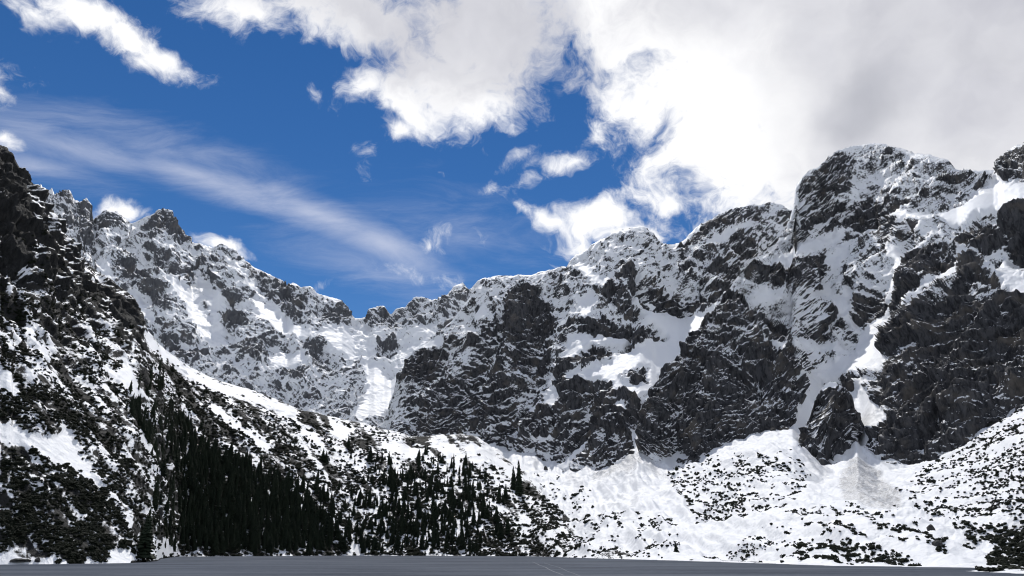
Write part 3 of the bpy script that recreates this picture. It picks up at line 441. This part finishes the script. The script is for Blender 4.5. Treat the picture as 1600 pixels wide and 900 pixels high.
DIRT = Map(0.0)
for val, pts in [(.85, [(992, 706), (975, 720), (945, 738), (918, 757), (935, 758), (960, 748), (985, 740), (995, 722), (1010, 722), (1030, 738), (1048, 748), (1025, 724), (1003, 707)]), (1.0, [(1330, 716), (1314, 742), (1312, 768), (1325, 785), (1360, 792), (1392, 798), (1414, 797), (1404, 776), (1376, 742), (1350, 716)]), (.35, [(1258, 700), (1300, 716), (1285, 760), (1262, 752)]), (.25, [(880, 740), (912, 750), (915, 775), (895, 780)])]: DIRT.add(pts, val)
DIRT.smooth(1, 2)
VEG_D = Map(0.0)
for val, pts in [(.50, [(1040, 735), (1090, 720), (1150, 712), (1250, 705), (1262, 735), (1255, 765), (1220, 790), (1150, 815), (1090, 815), (1065, 790)]), (.6, [(1065, 765), (1120, 770), (1120, 800), (1075, 805)]), (.74, [(1420, 755), (1460, 725), (1510, 695), (1560, 665), (1650, 630), (1700, 640), (1700, 880), (1560, 860), (1500, 850), (1450, 815), (1420, 790)]), (.66, [(1560, 660), (1650, 620), (1650, 700), (1560, 720)]),
                 (.95, [(1600, 780), (1590, 800), (1540, 840), (1500, 868), (1515, 872), (1570, 845), (1610, 815), (1700, 770), (1700, 700)]), (.95, [(1540, 870), (1570, 850), (1620, 835), (1700, 820), (1700, 888), (1545, 884)]), (.55, [(1250, 815), (1300, 800), (1345, 800), (1390, 830), (1440, 860), (1450, 884), (1250, 880), (1230, 860)]), (.25, [(1400, 780), (1480, 830), (1480, 884), (1420, 870), (1380, 820)]), (.1, [(1150, 830), (1250, 790), (1250, 880), (1060, 874)]),
                 (.28, [(860, 780), (920, 770), (940, 800), (940, 868), (900, 860)]), (.5, [(985, 850), (1060, 856), (1065, 874), (960, 870), (930, 872), (900, 868), (900, 850)]), (.2, [(820, 740), (870, 745), (880, 780), (850, 775)]), (.22, [(940, 800), (1060, 820), (1060, 850), (940, 850)]), (0.0, [(1040, 868), (1240, 795), (1420, 720), (1480, 705), (1420, 750), (1400, 790), (1300, 780), (1240, 810), (1130, 850), (1060, 875)])]: VEG_D.add(pts, val)
VEG_D.smooth(1, 2)
def apron():
    crest = [(540, 716, 1760), (660, 706, 1700), (740, 697, 1660), (790, 706, 1580), (820, 715, 1500), (850, 730, 1420), (880, 739, 1360), (930, 733, 1290), (965, 728, 1230), (984, 717, 1200), (996, 704, 1185), (1008, 714, 1175), (1030, 727, 1150), (1060, 726, 1120), (1100, 717, 1090), (1130, 706, 1075), (1160, 692, 1062), (1180, 683, 1055), (1215, 673, 1045), (1238, 672, 1030), (1262, 698, 1000), (1285, 719, 985), (1303, 721, 980), (1322, 708, 982), (1338, 690, 984), (1350, 706, 974), (1370, 726, 950)] + [c for c in CONTACT_R if c[0] > 1380]
    P, npre, npost = slope_sheet(FOOT, crest, 540, 1850, 230, 1.7, 1.25, ((60, 20), (200, 40), (500, 60)), soft=34)
    px, py = proj(P)
    v = np.zeros(P.shape[0]); v[npre:P.shape[0] - npost] = np.linspace(0, 1, P.shape[0] - npre - npost); v[P.shape[0] - npost:] = 1
    fade = np.clip(v * 16, 0, 1)[:, None]
    low = mnoise(P, (1 / 120.0, 1 / 160.0, 1 / 160.0), 'f', 4, 1.0, off=(3, 0, 0)); med = mnoise(P, 1 / 18.0, 'f', 5, 0.8)
    gul = mnoise(np.stack([P[..., 0] / 26.0, P[..., 1] / 170.0, 0 * P[..., 0]], -1), 1.0, 'ridged', 4, 0.9)
    P2 = P.copy()
    for (ax, ay, ay3, lift, tn) in ((996, 706, 1180, 6.0, 0.44), (1338, 702, 975, 5.0, 0.42), (868, 738, 1370, 0.0, 0.30)):
        A = at(ax, ay, ay3); r = np.hypot(P[..., 0] - A[0], P[..., 1] - A[1]); zc = A[2] + lift - tn * r - 0.0
        d_ = zc - P2[..., 2]; P2[..., 2] += np.where(d_ > 0, d_, 0) * 0.9 * np.clip((v[:, None] - 0.12) * 2.2, 0, 1)
    P2[..., 2] += 0.35 * mnoise(P, 1 / 14.0, 'f', 3, 0.8, off=(0, 60, 0)) * (v < 0.08)[:, None]
    P2[..., 2] += fade * (4.0 * low + 0.6 * med + 2.0 * gul)
    wx = mnoise(P, 1 / 12.0, 'f', 4, 0.7, off=(9, 0, 0)); wy = mnoise(P, 1 / 12.0, 'f', 4, 0.7, off=(0, 20, 0))
    D = DIRT.get(px + 2 * wx, py + 1.6 * wy)
    veg = VEG_D.get(px, py)
    sn = 0.98 - 0.10 * np.clip(med, -1, 2) * (veg > 0.05) - 0.22 * veg
    return grid_mesh('snow_apron', P2, {'snow': sn, 'dirt': np.clip(D * (1 + 0.16 * gul + 0.12 * med), 0, 1)}, M_SLOPE), P2, px, py
OD, PD, PXD, PYD = apron()

# ------------------------------------------------------------------ frozen lake and the ground beyond
def plane(name, x0, x1, y0, y1, z, m, nx=2, ny=2):
    gx, gy = np.meshgrid(np.linspace(x0, x1, nx), np.linspace(y0, y1, ny))
    return grid_mesh(name, np.stack([gx, gy, 0 * gx + z], -1), {}, m)
def ice_mat():
    m, k = mat('slushy_lake_ice')
    pos = k.n('ShaderNodeNewGeometry').outputs['Position']
    mp = k.n('ShaderNodeMapping'); k.l(pos, mp.inputs['Vector']); mp.inputs['Scale'].default_value = (0.25, 1, 1)
    n1 = k.noise(mp.outputs[0], 0.045, 6, 0.62, 0.5); n2 = k.noise(pos, 0.35, 5, 0.6); n3 = k.noise(mp.outputs[0], 0.010, 4, 0.55)
    wv = k.noise(pos, 0.02, 4, 0.6)
    s = k.m('ADD', k.m('MULTIPLY', n1.outputs[0], 0.65), k.m('MULTIPLY', n3.outputs[0], 0.35))
    c = k.mix(k.ss(s, 0.35, 0.66), rgb(0.046, 0.055, 0.074), rgb(0.118, 0.133, 0.160))
    b = k.n('ShaderNodeBsdfPrincipled'); k.l(c, b.inputs['Base Color']); k.l(k.lin(n2.outputs[0], 0.3, 0.7, 0.55, 0.8), b.inputs['Roughness']); b.inputs['Specular IOR Level'].default_value = 0.015
    bp = k.n('ShaderNodeBump'); bp.inputs['Strength'].default_value = 0.35; bp.inputs['Distance'].default_value = 0.12; k.l(n2.outputs[0], bp.inputs['Height']); k.l(bp.outputs[0], b.inputs['Normal'])
    finish(k, b); return m
lake = plane('frozen_lake', -1400, 1400, -300, 1500, 0.0, ice_mat())
m_s, k_ = mat('valley_snow'); b_ = k_.n('ShaderNodeBsdfPrincipled'); b_.inputs['Base Color'].default_value = rgb(0.8, 0.81, 0.84); b_.inputs['Roughness'].default_value = 0.7; finish(k_, b_)
ground = plane('ground', -6200, 6200, -4800, 7800, -3.0, m_s)

# ------------------------------------------------------------------ vegetation
def foliage_mat(name, c0, c1):
    m, k = mat(name)
    pos = k.n('ShaderNodeNewGeometry').outputs['Position']; oi = k.n('ShaderNodeObjectInfo').outputs['Random']
    n1 = k.noise(pos, 1.3, 4, 0.6)
    c = k.mix(k.m('ADD', k.m('MULTIPLY', n1.outputs[0], 0.6), k.m('MULTIPLY', oi, 0.4)), rgb(*c0), rgb(*c1))
    b = k.n('ShaderNodeBsdfPrincipled'); k.l(c, b.inputs['Base Color']); b.inputs['Roughness'].default_value = 0.8; b.inputs['Specular IOR Level'].default_value = 0.15
    finish(k, b); return m
M_SPRUCE = foliage_mat('spruce_needles', (0.007, 0.012, 0.008), (0.024, 0.034, 0.019))
M_PINE = foliage_mat('dwarf_pine_needles', (0.006, 0.009, 0.006), (0.020, 0.025, 0.014))
M_BARK = foliage_mat('spruce_bark', (0.035, 0.026, 0.020), (0.06, 0.046, 0.036))
def mesh_from(name, V, F, m):
    me = bpy.data.meshes.new(name); me.from_pydata([tuple(v) for v in V], [], F); me.materials.append(m); me.update(); return me
def trunk_mesh(i):
    V, F = [], []; n = 6
    for j, (z, r) in enumerate(((-0.06, 0.020), (0.05, 0.014), (0.4, 0.010), (0.97, 0.001))):
        for a in range(n): t = 2 * math.pi * a / n; V.append((r * math.cos(t), r * math.sin(t), z))
    for j in range(3):
        for a in range(n): F.append((j * n + a, j * n + (a + 1) % n, (j + 1) * n + (a + 1) % n, (j + 1) * n + a))
    return mesh_from('spruce_trunk', V, F, M_BARK)
def crown_mesh(i, slim):
    r = random.Random(50 + i); V, F = [], []
    tiers = 17
    for t in range(tiers):
        z = 0.07 + 0.93 * (t / tiers) ** 0.95; rad = slim * (1 - (t / tiers)) ** 0.85 * r.uniform(0.8, 1.12) + 0.012
        nb = max(5, int(11 * (1 - t / tiers) + 4)); ph = r.uniform(0, 6.28)
        for b in range(nb):
            if r.random() < 0.10: continue
            a = ph + 2 * math.pi * b / nb + r.uniform(-.25, .25); L = rad * r.uniform(0.65, 1.15); w = 0.055 * (1.15 - t / tiers) * r.uniform(.8, 1.3)
            droop = 0.30 * L + 0.02; ca, sa = math.cos(a), math.sin(a)
            i0 = len(V)
            zz = z + r.uniform(-.012, .012)
            V.extend([(0, 0, zz + 0.02), (ca * L * .5 - sa * w, sa * L * .5 + ca * w, zz - droop * .35 - .012), (ca * L * .55, sa * L * .55, zz - droop * .25 + .02), (ca * L * .5 + sa * w, sa * L * .5 - ca * w, zz - droop * .35 - .012), (ca * L, sa * L, zz - droop), (ca * L * .6, sa * L * .6, zz - droop * .5 - .045)])
            F.extend([(i0, i0 + 1, i0 + 2), (i0, i0 + 2, i0 + 3), (i0 + 1, i0 + 4, i0 + 2), (i0 + 2, i0 + 4, i0 + 3), (i0 + 1, i0 + 5, i0 + 4), (i0 + 3, i0 + 4, i0 + 5)])
    i0 = len(V)
    V.extend([(0.012, 0, .93), (-.006, .01, .93), (-.006, -.01, .93), (0, 0, 1.03)]); F.extend([(i0, i0 + 1, i0 + 3), (i0 + 1, i0 + 2, i0 + 3), (i0 + 2, i0, i0 + 3)])
    return mesh_from('spruce_crown', V, F, M_SPRUCE)
TRUNK = trunk_mesh(0); CROWNS = [crown_mesh(i, s) for i, s in enumerate((0.15, 0.19, 0.125, 0.22, 0.17))]
def pine_mesh(i):
    """a dwarf pine: a low thicket of upward-bent needle tufts"""
    r = random.Random(90 + i); V, F = [], []
    V.append((0, 0, -.25)); n = 60; ex, ey = r.uniform(.8, 1.1), r.uniform(.6, .95)
    lobes = [(r.uniform(-.5, .5), r.uniform(-.45, .45), r.uniform(.45, .8)) for _ in range(5)]
    for t in range(n):
        lx, ly, lr = lobes[t % 5]
        a = r.uniform(0, 6.28); q = math.sqrt(r.random()) * lr
        x, y = (lx + q * math.cos(a) * 0.9) * ex, (ly + q * math.sin(a) * 0.9) * ey
        h = max(0.05, 1.15 * (lr ** .5) * math.sqrt(max(0.02, 1 - (q / lr) ** 2))) * r.uniform(.65, 1.1)
        s = r.uniform(.13, .26); tl = r.uniform(-.5, .5), r.uniform(-.5, .5); ph = r.uniform(0, 6.28)
        i0 = len(V); V.append((x, y, h - s * .8))
        for c in range(5):
            aa = ph + c * 1.2566; rr = s * r.uniform(.6, 1.2); V.append((x + rr * math.cos(aa), y + rr * math.sin(aa), h + s * (tl[0] * math.cos(aa) + tl[1] * math.sin(aa)) * .8))
        V.append((x + tl[0] * s * .3, y + tl[1] * s * .3, h + s * r.uniform(.5, 1.1)))
        for c in range(5): F.append((i0, i0 + 1 + (c + 1) % 5, i0 + 1 + c)); F.append((i0 + 6, i0 + 1 + c, i0 + 1 + (c + 1) % 5))
        F.append((0, i0, i0 + 1))                        # its branch
    V = [v for v in V]
    return mesh_from('dwarf_pine', V, F, M_PINE)
PINES = [pine_mesh(i) for i in range(5)]

def cell_area(px, py):
    a = np.abs(np.gradient(px, axis=1) * np.gradient(py, axis=0) - np.gradient(px, axis=0) * np.gradient(py, axis=1)); return a
def scatter(P, px, py, dens, n):
    w = (cell_area(px, py) * np.clip(dens, 0, None)).ravel(); w[~np.isfinite(w)] = 0
    idx = rng.choice(len(w), size=n, p=w / w.sum()); r, c = np.divmod(idx, P.shape[1]); r = np.minimum(r, P.shape[0] - 2); c = np.minimum(c, P.shape[1] - 2)
    u, t = rng.random(n), rng.random(n)
    def lerp(A):
        if A.ndim == 3: u_, t_ = u[:, None], t[:, None]
        else: u_, t_ = u, t
        return (A[r, c] * (1 - u_) + A[r, c + 1] * u_) * (1 - t_) + (A[r + 1, c] * (1 - u_) + A[r + 1, c + 1] * u_) * t_
    return lerp(P), lerp(px), lerp(py)
def jitter(P, s): return P + np.stack([rng.normal(0, s, len(P)), rng.normal(0, s, len(P)), 0 * P[:, 0]], -1)
seen = lambda px, py: ((px > -120) & (px < 1720) & (py < 905)).astype(float)
# dwarf pines on the left slope and the moraine: broken into streaks by the gullies
stv = screen_streak(PXB, PYB, 48, 70.0, 11.0, 12.0, 5); clump = mnoise(PB, 1 / 16.0, 'f', 4, 0.8, off=(50, 0, 0))
dB = np.clip(VEG_B.get(PXB, PYB) * 1.35 + (0.28 * stv + 0.28 * clump) * (VEG_B.get(PXB, PYB) > .02) - 0.32, 0, 1) * seen(PXB, PYB)
dB = np.where(VEG_B.get(PXB, PYB) > .9, np.clip(0.75 + 0.45 * clump + 0.25 * stv, 0, 1), dB)
dB[:2] = 0; dB[-5:] = 0
pB, xB, yB = scatter(PB, PXB, PYB, dB, 20000)
clD = mnoise(PD, (1 / 10.0, 1 / 42.0, 1 / 12.0), 'f', 4, 0.8, off=(80, 0, 0)); stD = screen_streak(PXD, PYD, np.degrees(0) + 45, 30.0, 9.0, 22.0, 4)
vD = VEG_D.get(PXD, PYD)
dD = np.clip(vD * 1.3 + (0.50 * clD + 0.22 * stD) * (vD > .03) - 0.40, 0, 1) * seen(PXD, PYD); dD[:3] = 0; dD[-4:] = 0
pD, xD, yD = scatter(PD, PXD, PYD, dD, 11500)
SH = np.concatenate([pB, pD]); SX = np.concatenate([xB, xD]); SY = np.concatenate([yB, yD])
right = np.concatenate([np.zeros(len(pB), bool), np.ones(len(pD), bool)])
SIZE = rng.lognormal(0.0, 0.32, len(SH)) * np.where(right, 1.5, 1.75) * np.clip(SH[:, 1] / 750.0, 0.62, 1.5)
SH[:, 2] -= 0.15 * SIZE
# spruces
TREE_B = Map(0.0)
for val, pts in [(1.0, [(200, 628), (232, 640), (262, 640), (300, 668), (330, 695), (380, 725), (430, 745), (470, 775), (500, 805), (530, 835), (546, 866), (285, 866), (290, 840), (275, 790), (285, 752), (258, 722), (228, 690)]), (.40, [(560, 866), (548, 800), (565, 740), (600, 728), (645, 742), (690, 748), (745, 770), (775, 800), (785, 835), (800, 862)]), (.75, [(580, 862), (585, 810), (640, 805), (700, 815), (735, 860)]), (.35, [(640, 700), (760, 745), (800, 790), (740, 775), (660, 745)]), (.12, [(500, 690), (560, 700), (600, 730), (560, 780), (510, 740)]), (.3, [(205, 600), (240, 580), (255, 600), (230, 640)]), (.25, [(490, 770), (550, 770), (555, 850), (535, 835)])]: TREE_B.add(pts, val)
TREE_B.add([(236, 700), (262, 725), (284, 752), (274, 790), (289, 840), (284, 866), (258, 866), (248, 800)], 0.30).add([(268, 800), (300, 800), (300, 850), (276, 845)], 0.6)
TREE_B.smooth(3, 2)
tc_ = mnoise(PB, 1 / 30.0, 'f', 3, 0.9, off=(0, 90, 0))
tv = TREE_B.get(PXB, PYB); dT_ = np.clip(tv * 1.1 + 0.22 * tc_ * (tv > .03) * (tv < .8) - 0.1, 0, 1) * seen(PXB, PYB); dT_[:4] = 0; dT_[-8:] = 0
pT, xT, yT = scatter(PB, PXB, PYB, dT_, 2100)
HT = (rng.normal(15, 4.8, len(pT)) * np.where(xT > 545, 0.8, 1.0)).clip(5, 27) * np.where(yT < 700, 0.8, 1.0) * np.clip(pT[:, 1] / 900, 0.8, 1.25)
pT[:, 2] -= 0.4

def stuff_instances(name, pts, scl, protos, label, cat):
    """the rest of a kind, too many to count: one object of instances"""
    me = bpy.data.meshes.new(name); me.vertices.add(len(pts)); me.vertices.foreach_set('co', pts.astype(np.float32).ravel())
    a = me.attributes.new('scl', 'FLOAT_VECTOR', 'POINT'); a.data.foreach_set('vector', scl.astype(np.float32).ravel())
    a = me.attributes.new('rot', 'FLOAT_VECTOR', 'POINT'); rr = np.zeros((len(pts), 3), np.float32); rr[:, 2] = rng.uniform(0, 6.28, len(pts)); rr[:, :2] = rng.normal(0, .035, (len(pts), 2)); a.data.foreach_set('vector', rr.ravel())
    a = me.attributes.new('vid', 'INT', 'POINT'); a.data.foreach_set('value', rng.integers(0, len(protos), len(pts)).astype(np.int32))
    o = link(name, me); col = bpy.data.collections.new(name + '_kinds')
    for p in protos: col.objects.link(p)
    g = bpy.data.node_groups.new(name + '_scatter', 'GeometryNodeTree')
    g.interface.new_socket('Geometry', in_out='INPUT', socket_type='NodeSocketGeometry'); g.interface.new_socket('Geometry', in_out='OUTPUT', socket_type='NodeSocketGeometry')
    gi, go = g.nodes.new('NodeGroupInput'), g.nodes.new('NodeGroupOutput'); ip = g.nodes.new('GeometryNodeInstanceOnPoints'); ci = g.nodes.new('GeometryNodeCollectionInfo')
    ci.inputs['Collection'].default_value = col; ci.inputs['Separate Children'].default_value = True; ci.inputs['Reset Children'].default_value = True
    def att(n, t):
        q = g.nodes.new('GeometryNodeInputNamedAttribute'); q.data_type = t; q.inputs['Name'].default_value = n; return q.outputs['Attribute']
    L = g.links.new
    L(gi.outputs[0], ip.inputs['Points']); L(ci.outputs[0], ip.inputs['Instance']); ip.inputs['Pick Instance'].default_value = True
    L(att('vid', 'INT'), ip.inputs['Instance Index']); L(att('scl', 'FLOAT_VECTOR'), ip.inputs['Scale'])
    er = g.nodes.new('FunctionNodeEulerToRotation'); L(att('rot', 'FLOAT_VECTOR'), er.inputs[0]); L(er.outputs[0], ip.inputs['Rotation'])
    L(ip.outputs[0], go.inputs[0])
    md = o.modifiers.new('scatter', 'NODES'); md.node_group = g
    o['kind'] = 'stuff'; o['label'] = label; o['category'] = cat
    return o
def proto_pine():
    return [bpy.data.objects.new('dwarf_pine_kind', m) for m in PINES]
def proto_spruce():
    out = []
    for cme in CROWNS:
        bm = bmesh.new(); bm.from_mesh(TRUNK); n0 = len(bm.faces); bm.from_mesh(cme); bm.faces.ensure_lookup_table()
        for f in bm.faces[n0:]: f.material_index = 1
        me = bpy.data.meshes.new('spruce_whole'); bm.to_mesh(me); bm.free(); me.materials.append(M_BARK); me.materials.append(M_SPRUCE)
        out.append(bpy.data.objects.new('spruce_kind', me))
    return out
# --- spruces: the 300 that show largest stand singly
order = np.argsort(-(HT / pT[:, 1] * (1 + 0.15 * rng.random(len(pT)))))
def tree_label(px, py):
    if px < 545:
        if py > 845: return 'dark spruce in the front row of the forest wedge, rooted at the lake shore', 'spruces along the wedge shore'
        if py < 690: return 'dark spruce near the upper tip of the forest wedge on the left slope', 'spruces at the wedge tip'
        if px < 310: return 'dark spruce on the left flank of the forest wedge beside snow gaps', 'spruces on the left flank of the wedge'
        if px > 440: return 'dark spruce on the lower right flank of the forest wedge', 'spruces on the right flank of the wedge'
        return 'dark spruce deep inside the black forest wedge on the left slope', 'spruces inside the wedge'
    if py > 845: return 'dark spruce at the lake shore in front of the moraine wood', 'spruces along the moraine shore'
    if py < 760: return 'dark spruce scattered on the upper edge of the moraine wood', 'spruces at the top of the moraine wood'
    if px > 720: return 'dark spruce on the thinning right side of the moraine wood', 'spruces right in the moraine wood'
    return 'dark spruce in the middle of the moraine wood below the snowy crest', 'spruces inside the moraine wood'
def add_spruce(p, h, w, i, label, group):
    e = bpy.data.objects.new('spruce_tree', None); COL.objects.link(e); e.location = p; e.rotation_euler = (random.gauss(0, .02), random.gauss(0, .02), random.uniform(0, 6.28)); e.scale = (h * w, h * w, h)
    e['label'] = label; e['category'] = 'tree'
    if group: e['group'] = group
    link('trunk', TRUNK, None, e); link('crown', CROWNS[i % 5], None, e); return e
for j, i in enumerate(order[:296]):
    lb, gr = tree_label(xT[i], yT[i]); add_spruce(pT[i], HT[i], random.uniform(.8, 1.55), int(i), lb, gr)
rest = order[296:]
hw = HT[rest]; ww = rng.uniform(.8, 1.55, len(rest))
stuff_instances('spruce_forest', pT[rest], np.stack([hw * ww, hw * ww, hw], -1), proto_spruce(), 'dark spruce wood above the lake shore, trees standing close', 'forest')
def ground_at(P, px, py, x, y):
    d = (px - x) ** 2 + (py - y) ** 2; d[:3] = 1e9; return P.reshape(-1, 3)[int(np.argmin(d))].copy()
for (x, y, hpx, w, src, lb) in [(222, 877, 70, 1.7, 'B', 'broad dark spruce at the shore point, leaning over the ice'), (812, 772, 50, 1.25, 'B', 'lone spruce standing at the right edge of the moraine wood'), (803, 765, 36, .9, 'B', 'smaller spruce touching the left side of the lone moraine spruce'),
                                (578, 722, 26, 1.1, 'B', 'small spruce above the moraine wood under the dark rock band'), (870, 858, 22, 1.2, 'D', 'short spruce at the far shore right of the moraine foot'), (1058, 868, 15, 1.4, 'D', 'stubby conifer at the far shore below the bright snow cone')]:
    p = ground_at(PB if src == 'B' else PD, PXB if src == 'B' else PXD, PYB if src == 'B' else PYD, x, y)
    add_spruce(p, hpx * p[1] / FPX * 1.02, w, x, lb, None)
# --- dwarf pines
scr = SIZE / SH[:, 1]; order = np.argsort(-scr)
def pine_label(i):
    x, y = SX[i], SY[i]
    if right[i]:
        if x > 1400 and y > 820: return 'dark dwarf pine in the dense diagonal hedge near the right shore', 'dwarf pines of the right hedge'
        if x > 1400: return 'dark dwarf pine clump on the snowy slope at the right edge', 'dwarf pines at the right edge'
        if x > 1180 and y > 790: return 'dark dwarf pine clump low on the snow beside the right shore', 'dwarf pines by the right shore'
        if x > 1020: return 'small dwarf pine dotting the bright snow below the central cliff', 'dwarf pines below the central cliff'
        return 'small dwarf pine dotting the snow right of the moraine', 'dwarf pines right of the moraine'
    if x < 260 and y > 850: return 'dark dwarf pine beside the shore snow at the lower left corner', 'dwarf pines on the lower left shore'
    if x < 260 and y > 770: return 'dark dwarf pine low in the big black thicket above the left shore', 'dwarf pines low in the left thicket'
    if x < 260 and y > 690: return 'dark dwarf pine in the upper part of the big thicket, lower left', 'dwarf pines high in the left thicket'
    if x < 330: return 'dark dwarf pine clump high on the steep left slope', 'dwarf pines on the left slope'
    if x < 560: return 'dwarf pine clump above the forest wedge near the sunlit ridge', 'dwarf pines above the forest'
    return 'dwarf pine clump on the snowy moraine', 'dwarf pines on the moraine'
for i in order[:285]:
    o = link('dwarf_pine', PINES[int(i) % 5]); o.location = SH[i]; s = SIZE[i]; o.scale = (s, s, s * random.uniform(.7, 1.0)); o.rotation_euler = (0, 0, random.uniform(0, 6.28))
    o['label'], o['group'] = pine_label(i); o['category'] = 'shrub'
rest = order[285:]; s_ = SIZE[rest]
stuff_instances('dwarf_pine_thicket', SH[rest], np.stack([s_, s_, s_ * rng.uniform(.65, 1.0, len(rest))], -1), proto_pine(), 'low dark dwarf pine thickets scattered over the snowy slopes', 'shrubs')

# ------------------------------------------------------------------ near shore point, boulders, tracks, haze
def shore_point():
    gx, gy = np.meshgrid(np.linspace(118, 400, 160), np.linspace(176, 268, 60)); P = np.stack([gx, gy, 0 * gx], -1)
    n = mnoise(np.stack([gx / 14, gy / 14, 0 * gx], -1), 1.0, 'f', 4, 0.9)
    e = np.clip((gx - 126) / 34, 0, 1) * np.clip((gy - 186 - 3 * n) / 12, 0, 1) * np.clip((246 - 3 * n - gy - (160 - gx).clip(0) * 0.5) / 18, 0, 1)
    P[..., 2] = -0.35 + 1.5 * np.sqrt(e) + 0.15 * n * (e > 0)
    return grid_mesh('shore_point', P, {'snow': 0.95 - 0.1 * n, 'dirt': 0.12 * np.clip(n, 0, 1)}, M_SLOPE), P
_, PP = shore_point(); ppx, ppy = proj(PP)
for j in range(30):
    x = 1462 + j * 8.5 + random.uniform(-4, 4); f = random.random()
    ok = (np.abs(ppx - x) < 3) & (PP[..., 2] > 0.1); c = PP[ok]
    if not len(c): continue
    p = c[int(f * (len(c) - 1))]; sz = random.uniform(1.5, 2.6)
    o = link('dwarf_pine', PINES[j % 5]); o.location = p - np.array([0, 0, .25]); o.scale = (sz * 1.25, sz, sz * random.uniform(.45, .75)); o.rotation_euler = (0, 0, random.uniform(0, 6.28))
    o['label'] = 'black dwarf pine on the near shore point, bottom right corner'; o['group'] = 'dwarf pines on the near shore point'; o['category'] = 'shrub'
m_b, k_ = mat('boulder_granite')
g_ = k_.n('ShaderNodeNewGeometry').outputs['Position']; nn = k_.noise(g_, 0.9, 6, 0.65); b_ = k_.n('ShaderNodeBsdfPrincipled'); k_.l(k_.mix(k_.ss(nn.outputs[0], .35, .65), rgb(.018, .018, .019), rgb(.06, .058, .055)), b_.inputs['Base Color']); b_.inputs['Roughness'].default_value = .9; finish(k_, b_)
def boulder(x, y, wpx, hpx, src, label):
    P, a, b = {'B': (PB, PXB, PYB), 'D': (PD, PXD, PYD)}[src]
    p = ground_at(P, a, b, x, y); u = p[1] / FPX
    bm = bmesh.new(); bmesh.ops.create_icosphere(bm, subdivisions=3, radius=1.0)
    for v in bm.verts:
        q = v.co.copy(); d = 1 + 0.28 * mn.noise(q * 1.3 + Vector((x, y, 0))) + 0.14 * mn.noise(q * 3.1 + Vector((y, x, 0)))
        v.co = q * d; v.co.z = max(v.co.z, -0.45)
    me = bpy.data.meshes.new('boulder'); bm.to_mesh(me); bm.free(); me.materials.append(m_b)
    o = link('boulder', me); o.location = p; o.scale = (wpx * u / 2, wpx * u / 2.6, hpx * u * 0.75); o.rotation_euler = (0, 0, x); o['label'] = label; o['category'] = 'boulder'
for a in [(32, 880.5, 27, 4, 'B', 'long low dark boulder on the shore snow at the lower left corner'), (59, 879.5, 10, 5, 'B', 'small dark boulder right of the long low one, lower left shore'),
          (1469, 872, 15, 9, 'D', 'big oval dark shrub alone on the snow near the right shore'), (1459, 855, 13, 9, 'D', 'pointed dark shrub just above the big oval one, right shore'), (1037, 724, 10, 4, 'D', 'dark rock in the shaded snow right of the small avalanche cone'),  # the oval and pointed ones are shrubs, built with the boulder mesh
          (1388, 806, 8, 5, 'D', 'left one of two small rocks below the grey avalanche debris'), (1403, 805, 9, 5, 'D', 'right one of two small rocks below the grey avalanche debris'), (852, 731, 7, 7, 'D', 'lone dark bush in the shaded snow under the central cliff'), (1208, 675, 10, 4, 'D', 'dark rock in the shaded snow strip left of the rock tower')]: boulder(*a)  # the lone bush uses the boulder mesh too
m_t, k_ = mat('track_slush'); b_ = k_.n('ShaderNodeBsdfPrincipled'); b_.inputs['Base Color'].default_value = rgb(.110, .126, .152); b_.inputs['Roughness'].default_value = .8; finish(k_, b_)
def track(pts, w):
    V = []
    for t in np.linspace(0, 1, 60):
        i = min(int(t * (len(pts) - 1)), len(pts) - 2); f = t * (len(pts) - 1) - i
        x = pts[i][0] * (1 - f) + pts[i + 1][0] * f; y = pts[i][1] * (1 - f) + pts[i + 1][1] * f; Y = shoreY(y)
        c = XR(x, y) * Y + 0.8 * mn.noise(Vector((Y * .02, w, 3))); ww = w * (0.7 + 0.6 * abs(mn.noise(Vector((Y * .11, 5, w)))))
        V.append([(c - ww, Y, 0.006), (c + ww, Y, 0.006)])
    o = grid_mesh('track', np.array(V), {}, m_t); return o
track([(832, 878), (850, 886), (880, 899)], 0.26); track([(850, 879.5), (880, 889), (905, 900)], 0.18)
